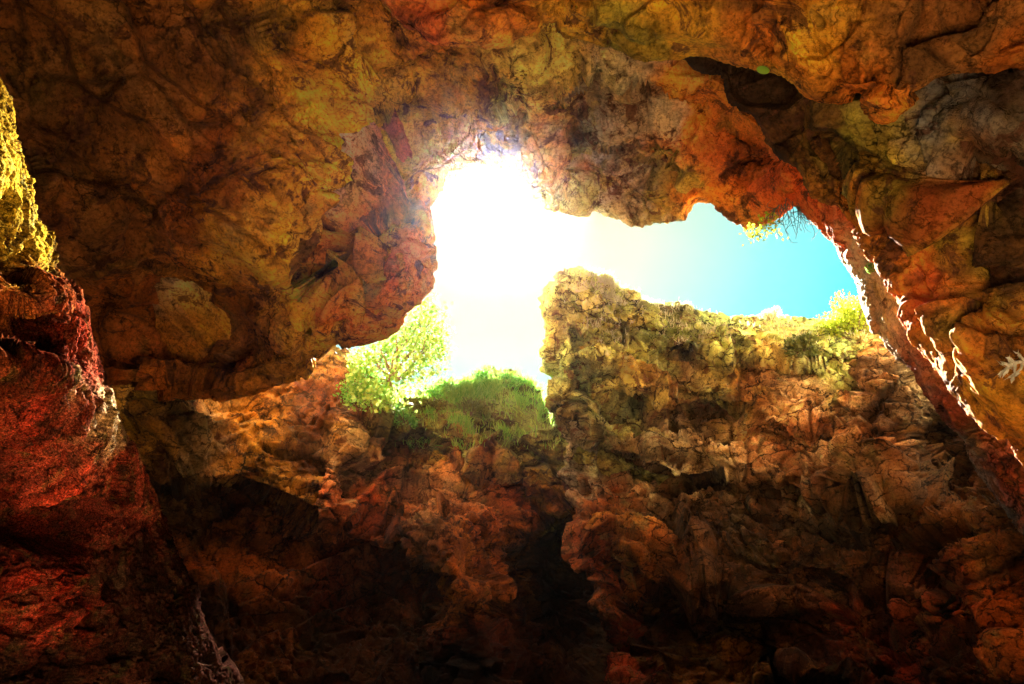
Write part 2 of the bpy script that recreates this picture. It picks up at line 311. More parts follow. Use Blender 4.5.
# ------------------------------------------------------------------ the cave
CEIL = build_patch('cave_ceiling', [
    ((-60, 440), (-900, 700)), ((60, 402), (-900, 420)), ((160, 386), (-900, 200)), ((240, 390), (-850, 0)), ((292, 381), (-750, -150)), ((350, 356), (-600, -300)), ((400, 338), (-450, -420)),
    ((430, 300), (-280, -520)), ((442, 240), (-120, -620)), ((436, 214), (20, -660)), ((447, 188), (120, -700)), ((478, 174), (240, -700)), ((516, 178), (360, -700)), ((543, 200), (480, -700)), ((562, 212), (560, -700)),
    ((600, 213), (640, -700)), ((640, 225), (720, -700)), ((684, 224), (800, -700)), ((700, 209), (850, -700)), ((738, 221), (950, -700)), ((772, 210), (1050, -700)), ((795, 196), (1150, -620)),
    ((818, 210), (1230, -560)), ((845, 235), (1330, -460)), ((868, 270), (1450, -330)), ((885, 315), (1600, -180)), ((905, 355), (1700, -30)), ((935, 405), (1750, 120)), ((965, 455), (1750, 260)),
    ((1000, 505), (1750, 420)), ((1060, 570), (1750, 620)), ((1200, 720), (1750, 850))],
    depth=[(-900, 400, 9), (-400, 200, 9.5), (0, 200, 11.5), (50, 420, 14.5), (160, 390, 15), (200, 100, 12), (260, 360, 12.9), (330, 250, 12.0), (400, 300, 12.0), (435, 292, 11.9), (400, 338, 12.0), (350, 356, 12.4), (430, 220, 14), (250, 200, 12.0), (470, 150, 14.5), (450, 70, 12.8), (520, 170, 15.5),
           (600, 210, 16), (680, 220, 15.5), (620, 110, 14.4), (740, 200, 15), (700, 60, 13.5), (850, 240, 14), (890, 310, 13.6), (960, 450, 13), (1100, 560, 12), (900, 200, 13.5), (1300, 300, 9), (1750, 300, 8.5), (1000, -300, 10), (500, -300, 10.5), (400, -700, 10), (1100, -700, 9), (-300, -500, 10)],
    nt=1350, ns=430, power=1.45, disp=rock_disp(.75, .32, .10, .04, s=(3.6, 1.3, .5, .18), seed=3, soft=.7, bed=(img_n(.62, .75), 2.3, .75), rough=.42, edge_min=.42), shade_amt=.7,
    tints=[(60, 120, *BRN), (150, 60, *BRN), (100, 250, *BRN), (150, 340, *DOR), (220, 150, *DOR), (190, 120, *BRN), (260, 230, *OCH), (330, 260, *OCH), (250, 330, *DOR), (310, 340, *OCH), (395, 240, *RED), (415, 270, *RED), (400, 310, *ORG), (370, 200, *ORG), (360, 250, *ORG), (375, 290, *RED), (300, 110, *OCH), (290, 180, *OCH), (350, 290, *ORG), (200, 200, *DOR), (240, 60, *BRN), (310, 50, *OCH),  # brown left and bright ochre centre paint in the roof's shade and light
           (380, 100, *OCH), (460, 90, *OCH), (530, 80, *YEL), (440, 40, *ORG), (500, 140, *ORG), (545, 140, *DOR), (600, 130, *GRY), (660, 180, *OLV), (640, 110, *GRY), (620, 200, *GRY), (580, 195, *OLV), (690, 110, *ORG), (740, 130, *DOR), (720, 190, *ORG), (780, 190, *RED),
           (830, 220, *RED), (880, 300, *TAN), (880, 270, *WHT), (900, 350, *WHT), (930, 360, *DRED), (960, 420, *DRED), (1000, 500, *BGR), (960, 460, *GRY), (1020, 480, *DRED), (0, 420, *DBR), (-500, 300, *BRN), (500, -400, *OCH), (1400, 0, *DOR)],  # pale tints on the right rim paint in its sunlit strip
    mat=m_ceiling, bumps=[(300, 330, 60, 40, -.9), (400, 250, 45, 60, -.8), (250, 240, 60, 50, -.5), (180, 330, 70, 40, 1.2), (420, 130, 60, 25, .6), (345, 200, 35, 40, .5)],
    ledges=[('y', [(520, 118), (545, 96), (600, 84), (700, 100), (770, 150), (800, 190)], 1.6, 14), ('y', [(555, 160), (620, 150), (660, 175), (730, 215)], .9, 8), ('y', [(330, 140), (400, 120), (470, 128), (540, 100)], .9, 14),
            ('y', [(100, 180), (170, 230), (240, 250), (300, 300), (360, 330)], .8, 18), ('x', [(200, 345), (260, 352), (310, 372), (345, 380)], -.7, 14)],
    roll=(45, 1.0), back=(15, 60, .45), backdir='roof', seed=5, label='ochre and orange cave roof pierced by the hole to the sky', cat='cave ceiling')

LEDGE = build_patch('ceiling_ledge', [
    ((300, -120), (150, -600)), ((350, -50), (230, -600)), ((380, -5), (300, -600)), ((402, 24), (360, -600)), ((435, 44), (410, -600)), ((485, 49), (470, -600)), ((530, 40), (540, -600)), ((560, 28), (590, -600)), ((600, 42), (640, -600)),
    ((650, 55), (700, -600)), ((700, 50), (770, -600)), ((745, 62), (850, -600)), ((785, 72), (920, -600)), ((815, 96), (980, -600)), ((850, 104), (1040, -600)), ((885, 121), (1100, -560)), ((918, 102), (1160, -520)), ((945, 82), (1230, -460)), ((1030, 76), (1400, -380)), ((1160, 80), (1600, -300))],
    depth=[(300, -100, 11.6), (400, 20, 11.3), (480, 20, 10.6), (600, 30, 11.3), (700, 30, 11), (850, 80, 9.8), (900, 20, 9.6), (1030, 60, 9.3), (1300, 0, 8.5), (500, -600, 9.3), (1200, -500, 8.5), (1600, -300, 8), (200, -500, 9.5)],
    nt=760, ns=240, power=1.7, disp=rock_disp(.40, .2, .08, .03, seed=21, soft=.4, bed=(img_n(.1, 1), 1.7, .4), rough=.4), shade_amt=.7,
    tints=[(380, -20, *OLV), (430, 20, *RED), (470, 30, *ORG), (510, 10, *ORG), (560, 15, *OCH), (620, 30, *OLV), (680, 20, *OCH), (760, 40, *ORG), (740, 10, *BRN), (820, 40, *OCH), (870, 100, *ORG), (850, 70, *DOR), (930, 60, *BRN), (960, 30, *BRN), (1000, 60, *DOR), (900, 10, *BRN), (700, -300, *OCH)],
    mat=m_ceiling, bumps=[(470, 10, 50, 30, -.4), (880, 90, 40, 25, -.5)], ledges=[('y', [(540, 12), (600, 20), (660, 38), (720, 30), (760, 40)], .4, 8)], roll=(20, .5), back=(3.2, 24, .5), seed=8, label='orange and brown rock ledge jutting down along the top', cat='rock ledge')

RIGHT = build_patch('cave_wall', [
    ((650, -20), (900, -420)), ((692, 52), (1050, -380)), ((716, 74), (1120, -340)), ((728, 106), (1160, -310)), ((752, 122), (1210, -270)), ((768, 152), (1260, -235)), ((798, 172), (1310, -190)), ((812, 198), (1360, -140)), ((838, 211), (1400, -90)), ((880, 263), (1480, 30)), ((905, 305), (1520, 110)), ((924, 338), (1550, 200)),
    ((954, 378), (1600, 340)), ((988, 430), (1650, 480)), ((1030, 492), (1700, 640)), ((1150, 660), (1750, 900))],
    depth=[(650, 0, 13), (740, 110, 12.4), (840, 212, 11.4), (925, 330, 10.6), (1000, 420, 10.2), (1100, 600, 9.8), (860, 130, 11.4), (960, 180, 10.2), (1020, 120, 9.6), (990, 280, 10.6), (1020, 380, 9.4), (1400, 100, 7.5), (1700, 600, 7)],
    nt=640, ns=330, power=1.6, disp=rock_disp(.42, .26, .09, .03, seed=33, soft=.45, bed=(img_n(.75, .65), 1.6, .55), rough=.45, edge_min=.42), shade_amt=.7,
    tints=[(700, 60, *DBR), (760, 120, *DBR), (800, 160, *BRN), (850, 150, *OLV), (830, 120, *BRN), (900, 160, *OLV), (880, 220, *ORG), (920, 260, *ORG), (870, 200, *ORG), (930, 300, *RED), (960, 330, *ORG), (1000, 350, *ORG), (1010, 400, *OCH), (965, 105, *BGR), (1000, 135, *GRY), (1015, 100, *DBR), (975, 160, *BRN), (1010, 200, *DBR), (990, 280, *DBR),  # dark browns paint shade into the crevice and the hollow
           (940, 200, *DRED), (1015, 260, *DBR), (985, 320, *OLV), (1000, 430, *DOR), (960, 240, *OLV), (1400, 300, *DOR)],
    mat=m_ceiling, bumps=[(990, 285, 22, 30, 1.2), (990, 180, 40, 35, .9), (975, 120, 60, 25, -.5)], ledges=[('y', [(800, 118), (850, 165), (900, 190), (960, 215)], .6, 10)],
    roll=(9, .3), back=(3.0, 26, .9), seed=9, label='orange rock wall at the right, its sunlit edge running down diagonally', cat='cave wall')

SLOPE = build_patch('grassy_slope', [
    ((-320, 300), (-700, 1150)), ((100, 335), (-100, 1150)), ((250, 345), (150, 1150)), ((320, 338), (260, 1150)), ((345, 352), (330, 1150)), ((378, 388), (380, 1150)), ((420, 392), (430, 1150)), ((452, 383), (470, 1150)), ((490, 378), (520, 1150)),
    ((518, 386), (570, 1150)), ((540, 402), (620, 1150)), ((560, 424), (680, 1150)), ((600, 444), (760, 1150)), ((720, 475), (900, 1150))],
    depth=[(-320, 300, 14), (100, 340, 18), (300, 360, 18.5), (420, 392, 18.6), (500, 380, 19), (560, 424, 17.8), (700, 470, 18), (150, 440, 16.4), (300, 440, 16.6), (450, 450, 16.6), (540, 470, 16.6), (200, 600, 15.5), (330, 560, 15.5), (470, 600, 14.6), (560, 620, 16), (400, 900, 12.5), (0, 900, 10), (-600, 900, 9), (800, 1000, 12)],
    nt=760, ns=520, power=1.25, disp=rock_disp(.42, .32, .16, .06, M=strata(.3, .5, .8, 1.5), seed=41, soft=.4, crack=.12, bed=(img_n(-.25, .95), 1.5, .5), rough=.6, edge_min=.5),
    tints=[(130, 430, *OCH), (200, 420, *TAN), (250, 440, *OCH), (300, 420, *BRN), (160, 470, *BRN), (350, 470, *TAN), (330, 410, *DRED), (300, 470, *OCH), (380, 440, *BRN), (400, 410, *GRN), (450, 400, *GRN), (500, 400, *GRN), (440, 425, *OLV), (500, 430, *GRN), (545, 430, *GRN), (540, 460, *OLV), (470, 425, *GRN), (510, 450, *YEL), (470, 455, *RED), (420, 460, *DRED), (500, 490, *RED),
           (520, 500, *DRED), (350, 510, *RED), (250, 500, *DRED), (300, 540, *DOR), (240, 570, *DOR), (330, 590, *DRED), (430, 520, *DOR), (400, 560, *DRED), (430, 500, *TAN), (460, 560, *ORG), (480, 540, *ORG), (470, 620, *DRED), (450, 670, *DBR), (560, 600, *DBR), (540, 540, *DBR), (300, 650, *DBR), (340, 640, *DBR), (200, 640, *DBR), (270, 660, *BRN), (400, 620, *DBR), (100, 500, *DBR), (400, 1000, *DBR), (0, 900, *DBR)],  # dark browns paint shade into the recess and the lower slope
    mat=m_wall, bumps=[(465, 600, 34, 110, -1.0), (560, 600, 50, 90, 3.0), (440, 530, 40, 40, -.7), (340, 470, 60, 30, -.4), (170, 440, 60, 30, -.5)],
    ledges=[('y', [(90, 470), (170, 492), (240, 482), (330, 522), (400, 552), (440, 580), (500, 600)], 2.6, 18), ('y', [(330, 412), (400, 432), (460, 450), (520, 480), (560, 500)], .9, 14), ('x', [(450, 600), (500, 560), (540, 508), (575, 520), (610, 488), (650, 500), (720, 510), (860, 520)], 1.6, 26)],
    roll=(26, 1.0), back=(14, 40, .8), backdir=(0, 1, -.02), seed=12, label='reddish rock slope with grass on its crest, left of the tall cliff', cat='rock slope')

CLIFF = build_patch('rock_cliff', [
    ((600, 900), (900, 1200)), ((640, 760), (940, 1190)), ((612, 690), (950, 1185)), ((618, 640), (960, 1180)), ((596, 606), (970, 1175)), ((602, 572), (980, 1170)), ((578, 540), (990, 1165)), ((582, 505), (1000, 1160)), ((566, 480), (1010, 1150)), ((562, 430), (1020, 1150)), ((548, 404), (1030, 1150)), ((550, 388), (1035, 1150)), ((561, 374), (1040, 1150)), ((558, 350), (1045, 1150)), ((552, 328), (1050, 1150)), ((543, 308), (1055, 1150)),
    ((545, 288), (1060, 1150)), ((558, 270), (1070, 1150)), ((578, 263), (1080, 1150)), ((600, 276), (1092, 1150)), ((622, 294), (1102, 1150)), ((645, 302), (1112, 1150)), ((680, 309), (1130, 1150)), ((710, 319), (1150, 1150)), ((745, 323), (1170, 1150)), ((780, 320), (1190, 1150)), ((818, 326), (1210, 1150)), ((850, 324), (1230, 1150)), ((890, 322), (1260, 1150)),
    ((960, 328), (1320, 1150)), ((1100, 335), (1450, 1150)), ((1400, 330), (1700, 1150))],
    depth=[(550, 290, 17), (550, 400, 16.2), (565, 470, 16.6), (600, 640, 15.4), (700, 315, 18.6), (800, 325, 19), (900, 325, 18.5), (650, 370, 17), (800, 400, 16.8), (900, 400, 16.4), (700, 450, 15.8), (850, 480, 15.6), (700, 550, 15.8), (850, 600, 14.6), (1000, 560, 14.4), (1000, 680, 13.6), (1100, 340, 17), (1500, 400, 13), (900, 1000, 11.5), (1500, 1000, 10)],
    nt=900, ns=560, power=1.3, disp=rock_disp(.46, .36, .20, .08, s=(2.6, 1.15, .52, .2), M=strata(.45, .3, .8, 1.5), seed=55, soft=.4, crack=.12, bed=(img_n(.28, .95), 1.35, .5), rough=.75, edge_min=.42),
    tints=[(560, 290, *GRN), (600, 290, *GRN), (590, 320, *YEL), (575, 310, *YEL), (620, 330, *YEL), (640, 310, *GRN), (570, 350, *GRN), (600, 360, *GRN), (560, 400, *OLV), (590, 400, *GRN), (650, 345, *GRN), (680, 330, *GRN), (720, 330, *GRN), (760, 335, *GRN), (630, 375, *YEL), (820, 335, *GRN), (700, 370, *TAN), (680, 390, *DOR), (640, 400, *OLV), (760, 390, *DOR), (740, 370, *OCH), (800, 380, *TAN), (830, 350, *GRN),  # greens and yellows: lichen colour plus light painted in near the top
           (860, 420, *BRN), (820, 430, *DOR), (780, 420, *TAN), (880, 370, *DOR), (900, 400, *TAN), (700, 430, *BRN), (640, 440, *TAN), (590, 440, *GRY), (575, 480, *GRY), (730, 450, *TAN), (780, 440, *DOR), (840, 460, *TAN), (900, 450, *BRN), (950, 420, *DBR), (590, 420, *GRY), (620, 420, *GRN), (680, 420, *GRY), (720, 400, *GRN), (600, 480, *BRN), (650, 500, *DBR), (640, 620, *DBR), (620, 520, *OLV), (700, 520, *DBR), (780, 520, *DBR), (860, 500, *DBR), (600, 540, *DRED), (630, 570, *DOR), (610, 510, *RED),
           (590, 560, *DRED), (680, 590, *DBR), (760, 600, *DBR), (850, 570, *DBR), (920, 560, *DBR), (960, 535, *BRN), (1000, 560, *BRN), (960, 600, *DRED), (1010, 610, *DOR), (880, 650, *DRED), (820, 660, *DBR), (700, 660, *DBR), (620, 650, *DRED), (940, 660, *DBR), (1000, 1000, *DBR)],  # dark browns paint shade into the lower cliff
    mat=m_cliff, bumps=[(700, 640, 70, 50, 2.4), (575, 470, 14, 60, .8), (950, 450, 35, 60, 2.0), (630, 560, 30, 40, -.5)],
    ledges=[('y', [(560, 446), (610, 452), (680, 478), (740, 476), (810, 492), (880, 480), (960, 520)], 1.3, 12), ('y', [(560, 500), (610, 560), (660, 600), (730, 640), (820, 684), (1000, 760), (1400, 800)], 1.8, 16), ('y', [(600, 392), (680, 398), (740, 402), (800, 430), (850, 440)], .9, 10), ('y', [(640, 350), (720, 352), (800, 362), (880, 352)], .5, 8),
            ('y', [(760, 560), (860, 590), (960, 620), (1040, 640)], .8, 14)],
    roll=(22, .9), back=(14, 40, .8), backdir=(.25, 1, -.02), seed=14, label='tall craggy cliff below the blue sky, yellow green near its top', cat='cliff')

PILLAR = build_patch('rock_column', [
    ((-30, 60), (-520, -200)), ((2, 104), (-520, -60)), ((10, 132), (-520, 20)), ((21, 158), (-520, 90)), ((27, 180), (-520, 140)), ((42, 214), (-520, 200)), ((49, 240), (-520, 240)), ((50, 272), (-520, 290)), ((58, 281), (-520, 320)), ((78, 296), (-520, 350)), ((94, 335), (-520, 400)), ((99, 368), (-520, 440)), ((112, 398), (-520, 480)),
    ((121, 432), (-520, 520)), ((138, 462), (-520, 560)), ((152, 494), (-520, 600)), ((172, 545), (-520, 660)), ((205, 615), (-520, 740)), ((246, 700), (-520, 820)), ((330, 860), (-520, 960))],
    depth=[(0, 100, 1.65), (45, 240, 1.75), (0, 200, 1.45), (50, 285, 1.9), (0, 300, 1.6), (90, 340, 2.1), (110, 400, 2.25), (50, 400, 1.9), (150, 490, 3.1), (60, 500, 2.5), (0, 600, 2.5), (200, 600, 3.35), (240, 690, 3.7), (120, 640, 3.0), (-300, 200, 1.2), (-300, 700, 1.2), (-500, 400, 1.1)],
    nt=900, ns=420, power=1.6, disp=rock_disp(.45, .26, .12, .05, s=(2.6, 1.0, .42, .17), unit=.14, seed=71, soft=.35, crack=.12, bed=(img_n(.1, 1), 2.2, .4), rough=.7, pits=.12),
    tints=[(260, 700, *PBL), (170, 570, *PBL), (240, 640, *PBL), (0, 120, *PYL), (20, 170, *PYL), (10, 220, *PYL), (40, 250, *PYL), (30, 268, *PYL), (10, 285, *PRD), (60, 290, *PRD), (30, 330, *PDR), (80, 340, *PRD), (50, 380, *PDR), (90, 390, *PRD), (100, 420, *TAN), (60, 430, *PRD), (20, 400, *PRD), (120, 460, *PRD), (60, 470, *PRD), (0, 470, *PDR), (100, 520, *PDR),  # tan paints the lit edge halfway down the column
           (40, 600, *PRD), (100, 600, *PBL), (0, 680, *PBL), (180, 640, *PBL), (230, 670, *PBL), (190, 600, *PBL), (140, 560, *PBL), (20, 540, *PDR), (200, 680, *PBL), (60, 660, *PBL), (-300, 300, *BRN)],  # near-blacks paint shade into the column's foot
    mat=m_pillar, bumps=[(24, 335, 34, 24, .26), (5, 200, 8, 20, .1)], ledges=[('y', [(-200, 262), (0, 270), (60, 276), (120, 280)], -.16, 8), ('y', [(-60, 300), (20, 304), (60, 306), (110, 330)], .10, 6), ('y', [(-100, 352), (0, 358), (60, 366), (140, 380)], -.14, 8), ('y', [(-60, 490), (60, 500), (200, 520)], .12, 18)],
    roll=(60, .45), back=(1.4, 30, .9), warp=5, seed=17, label='close rock column at the left, yellow above and dark red below', cat='rock column', kind=None)

# ------------------------------------------------------------------ cave floor, rear wall, outside ground
def sheet(name, fn, nu, nv, mat, tint, cut=None, **kw):
    u, v = np.meshgrid(np.linspace(0, 1, nu), np.linspace(0, 1, nv), indexing='ij'); V = fn(u.ravel(), v.ravel())
    ii = np.arange(nu * nv).reshape(nu, nv); Q = np.stack([ii[:-1, :-1], ii[1:, :-1], ii[1:, 1:], ii[:-1, 1:]], -1).reshape(-1, 4)
    if cut is not None: Q = Q[~cut(V[Q].mean(1))]
    return link(name, mesh_from_arrays(name, V, Q, [mat], True, np.tile(tint, (len(V), 1))), **kw)
m_floor = rock_material('sandy_floor', 1.0, .5, .9, .2, lichen=(.5, .33, .15), stain=(.25, .13, .05), grain=.5)
def floor_fn(u, v):
    x = np.sign(u - .5) * np.abs(2 * u - 1) ** 3 * 400; y = np.sign(v - .5) * np.abs(2 * v - 1) ** 3 * 400
    P = np.stack([x, y, 0 * x], 1); r = np.hypot(x, y)
    hill = 26 * sstep((-y - 17) / 40) * (1 + .25 * fbm(P, 14, 6, 4))  # unseen hillside added behind the viewer to bounce sunlight inward
    hill = hill + 3.5 * np.exp(-((y - 8.0) / 1.3) ** 4) * (1 - sstep((np.abs(x) - 12) / 4))  # unseen ridge added to keep floor bounce off the lower walls
    P[:, 2] = hill + .12 * fbm(P, 2.5, 5, 4) * np.exp(-r / 40) - .05; return P
sheet('ground', floor_fn, 401, 401, m_floor, (.78, .56, .32), kind='structure', label='sandy cave floor and open ground, with unseen ridge and hill added to steer light', cat='ground')
def vault_fn(u, v):
    ph = v * 2 * math.pi; upness = sstep(np.sin(ph) * 1.3 + .45); t0 = 36 + 20 * upness
    th = R(1) * (t0 + u * (180 - t0)); r = 13.5 + (1 - upness) * 6.0 * np.clip(1 - (np.degrees(th) - 36) / 30, 0, 1)
    d = np.outer(np.cos(th), np.ones(3)) * FW + (np.sin(th) * np.cos(ph))[:, None] * RT + (np.sin(th) * np.sin(ph))[:, None] * UP
    P = CAM + d * r[:, None]; return P + d * (1.2 * fbm(P, 5, 77, 4))[:, None]
def vault_open(C): return (C[:, 1] < -4) & (C[:, 2] < -9 + 1.2 * np.sin(C[:, 0])) & (C[:, 0] > -8)
sheet('cave_vault', vault_fn, 240, 400, m_ceiling, BRN, cut=vault_open, kind='structure', label='brown rock vault closing the cave behind the viewer', cat='cave wall')
# the far rim of the hole stands on a hillside: slopes of the hill behind the cliff and the slope
print('rock done', round(time.time() - T0, 1))

# ------------------------------------------------------------------ plants
m_leaf_pale = leaf_material('pale_yellow_green_leaves', (.12, .30, .04), (.44, .58, .14), .5)
m_leaf_green = leaf_material('green_leaves', (.06, .28, .04), (.30, .56, .10), .55)
m_leaf_yellow = leaf_material('yellow_green_leaves', (.26, .36, .015), (.46, .52, .04), .45)
m_leaf_olive = leaf_material('olive_leaves', (.10, .13, .03), (.24, .27, .06), .3)
m_straw = leaf_material('dry_straw', (.50, .47, .22), (.72, .68, .42), .4)
m_grass = leaf_material('grass_blades', (.14, .42, .05), (.50, .68, .12), .6)
m_bark = plain('bark', (.16, .10, .06)); m_root = plain('grey_roots', (.10, .11, .12)); m_palestem = plain('bleached_stem', (.85, .82, .72))

def unit_rows(a): return a / (np.linalg.norm(a, axis=1, keepdims=True) + 1e-9)
def leaves(C, D, size, wid=.55):                  # folded four-sided leaves: centres, directions, lengths
    n = len(C); D = unit_rows(D); S = unit_rows(np.cross(D, rng.normal(size=(n, 3)))); Nn = np.cross(D, S)
    L = np.asarray(size).reshape(-1, 1) * np.ones((n, 1))
    v = np.stack([C - D * L * .5, C + S * L * wid * .5 + Nn * L * .08, C + D * L * .5, C - S * L * wid * .5 + Nn * L * .08], 1).reshape(-1, 3)
    return v, np.arange(4 * n).reshape(n, 4)
def tubes(paths, sides=6):
    Vs = []; Qs = []; k = 0
    for pts, r0, r1 in paths:
        pts = np.asarray(pts, float); n = len(pts); tg = unit_rows(np.gradient(pts, axis=0)); ref = np.array([.3, .9, .2]) if abs(tg[0][0]) > .5 else np.array([1, .1, .1])
        a = unit_rows(np.cross(tg, ref)); b = np.cross(tg, a); rr = np.linspace(r0, r1, n)[:, None, None]; an = np.linspace(0, 2 * math.pi, sides, endpoint=False)
        ring = pts[:, None] + rr * (a[:, None] * np.cos(an)[None, :, None] + b[:, None] * np.sin(an)[None, :, None])
        Vs.append(ring.reshape(-1, 3)); ii = np.arange(n * sides).reshape(n, sides) + k; jj = np.roll(ii, -1, axis=1)
        Qs.append(np.stack([ii[:-1], jj[:-1], jj[1:], ii[1:]], -1).reshape(-1, 4)); k += n * sides
    return np.vstack(Vs), np.vstack(Qs)
def bend(a, b, sag=.15, n=8):
    a = np.asarray(a, float); b = np.asarray(b, float); t = np.linspace(0, 1, n)[:, None]; L = np.linalg.norm(b - a)
    o = rng.normal(size=3) * sag * L; w = np.cumsum(rng.normal(size=(n, 3)) * .03 * L, 0) * t
    return a * (1 - t) + b * t + 4 * t * (1 - t) * o + w
def root_thing(name, base, label, cat, group=None):
    o = bpy.data.objects.new(name, None); COL.objects.link(o); o.location = base; o.empty_display_size = .2
    o['label'] = label; o['category'] = cat
    if group: o['group'] = group
    return o
def part(name, VQ, mat, parent, base, smooth=False):
    return link(name, mesh_from_arrays(name, VQ[0] - base, VQ[1], [mat], smooth), parent)

def shrub(name, base, label, cat, mat, size, n, leaf, up=(0, 0, 1), clumps=14, group=None, spiky=False, wood=None, flat=.8):
    base = np.asarray(base, float); up = np.asarray(up, float); o = root_thing(name, base, label, cat, group)
    cs = []; st = []
    for k in range(clumps):
        d = rng.normal(size=3); d /= np.linalg.norm(d); d = d * np.array([1, 1, flat]); d = d + up * .75
        c = base + d * size * rng.uniform(.35, .8); cs.append(c); st.append((bend(base - up * .05 * size, c, .12, 7), size * .028, size * .008))
    cs = np.array(cs); w = rng.integers(0, clumps, n); C = cs[w] + unit_rows(rng.normal(size=(n, 3))) * (rng.uniform(0, 1, (n, 1)) ** .5) * size * .36
    D = (C - base) + rng.normal(size=(n, 3)) * (.15 if spiky else .6) * size
    part('foliage', leaves(C, D, leaf * rng.uniform(.6, 1.3, n), .16 if spiky else .6), mat, o, base)
    part('stem', tubes(st), wood or m_bark, o, base, True); return o

# the small tree on the crest of the slope
b, _ = surf(SLOPE, 392, 405); b = b - np.array([0, 0, .15]); dT = np.linalg.norm(b - CAM); t_ = root_thing('small_tree', b, 'small tree with pale yellow green leaves beside the hanging orange rock', 'tree')
def tp(px, py, dd=0.): return at(px, py, dT + dd)
fork = tp(394, 378, 0); trunk = [(bend(b, fork, .08, 10), .075, .05)]
ends = [(368, 372, -.3), (380, 345, .3), (402, 335, -.2), (418, 322, .4), (432, 318, 0), (414, 352, -.5), (430, 345, .3), (384, 360, .5), (362, 392, -.4), (358, 372, 0), (372, 398, -.6), (392, 398, -.7), (356, 388, .2), (408, 375, -.6), (440, 330, -.2), (398, 352, .6), (425, 365, .1), (374, 355, 0), (424, 308, .2)]
tips = []; limbs = []
for (x, y, dd) in ends:
    e = tp(x, y, dd); lp = bend(fork if y < 385 else b, e, .10, 9); limbs.append((lp, .035, .012)); tips.append(e)
    for q in range(4):
        k = rng.integers(4, 8); e2 = e + rng.normal(size=3) * .24; limbs.append((bend(lp[k], e2, .1, 5), .012, .004)); tips.append(e2)
tips = np.array(tips); n = 3900; wI = rng.integers(0, len(tips), n)
C = tips[wI] + rng.normal(size=(n, 3)) * np.array([.19, .24, .17]); qx, qy = proj(C)
keep = (qx > 346) & (qx < 452 + rng.normal(size=n) * 3) & (qy > 292) & (qy < 412); C = C[keep]
part('trunk', tubes(trunk, 8), m_bark, t_, b, True); part('limbs', tubes(limbs, 5), m_bark, t_, b, True)
part('crown', leaves(C, rng.normal(size=(len(C), 3)) + np.array([0, 0, -.4]), .115 * rng.uniform(.45, 1.35, len(C)), .75), m_leaf_pale, t_, b)

def base_on(p, x, y, sink=.05): q, nn = surf(p, x, y); return q - nn * sink
shrub('bush', base_on(SLOPE, 362, 402), 'dark green bush low at the left foot of the small tree', 'bush', m_leaf_green, .85, 2600, .075, clumps=22, group='bushes on the grassy slope')
shrub('bush', base_on(SLOPE, 478, 384), 'rounded green bush on the highest hump of the slope', 'bush', m_leaf_green, .5, 1900, .07, clumps=16, group='bushes on the grassy slope')
shrub('bush', base_on(SLOPE, 510, 388), 'small green bush on the crest, right of the rounded bush', 'bush', m_leaf_green, .5, 2000, .07, clumps=14, group='bushes on the grassy slope')
shrub('bush', base_on(SLOPE, 440, 398), 'bright green bush between the small tree and the rounded bush', 'bush', leaf_material('bright_green_leaves', (.10, .34, .04), (.40, .62, .12), .5), .5, 2200, .08, clumps=18, group='bushes on the grassy slope')
shrub('bush', base_on(SLOPE, 470, 415), 'low feathery bush on the slope under the rounded bush', 'bush', m_leaf_olive, .4, 1200, .11, clumps=14, spiky=True, group='bushes on the grassy slope')
shrub('bush', base_on(SLOPE, 402, 428), 'dark green bush clinging to rock under the small tree', 'bush', m_leaf_green, .40, 1100, .06, clumps=14, group='bushes on the grassy slope')
shrub('bush', base_on(CLIFF, 856, 332), 'bright yellow green round bush at the right end of the cliff top', 'bush', m_leaf_yellow, .78, 5200, .07, clumps=38, flat=.6, group='bushes on the tall cliff')
shrub('bush', base_on(CLIFF, 772, 322), 'pale dry bush fringing the cliff top against the sky', 'dry bush', m_straw, .34, 1000, .10, clumps=18, spiky=True, flat=.4, group='bushes on the tall cliff')
shrub('bush', base_on(CLIFF, 657, 350), 'olive spiky bush on the cliff face below the yellow rock', 'bush', m_leaf_olive, .46, 1500, .12, up=(0, -.4, .8), clumps=16, spiky=True, group='bushes on the tall cliff')
shrub('bush', base_on(CLIFF, 803, 354), 'flat olive green bush on a ledge of the cliff', 'bush', m_leaf_olive, .46, 1600, .10, up=(0, -.5, .6), clumps=18, flat=.4, group='bushes on the tall cliff')
shrub('bush', base_on(CLIFF, 735, 352), 'low olive tuft on the cliff between the two olive bushes', 'bush', m_leaf_olive, .3, 700, .10, up=(0, -.4, .7), clumps=10, spiky=True, group='bushes on the tall cliff')
shrub('leafy_tuft', base_on(CEIL, 876, 268), 'pale green tuft on the lit edge right of the blue sky', 'plant', m_leaf_pale, .2, 260, .06, up=(-.3, -.5, .2), clumps=8)

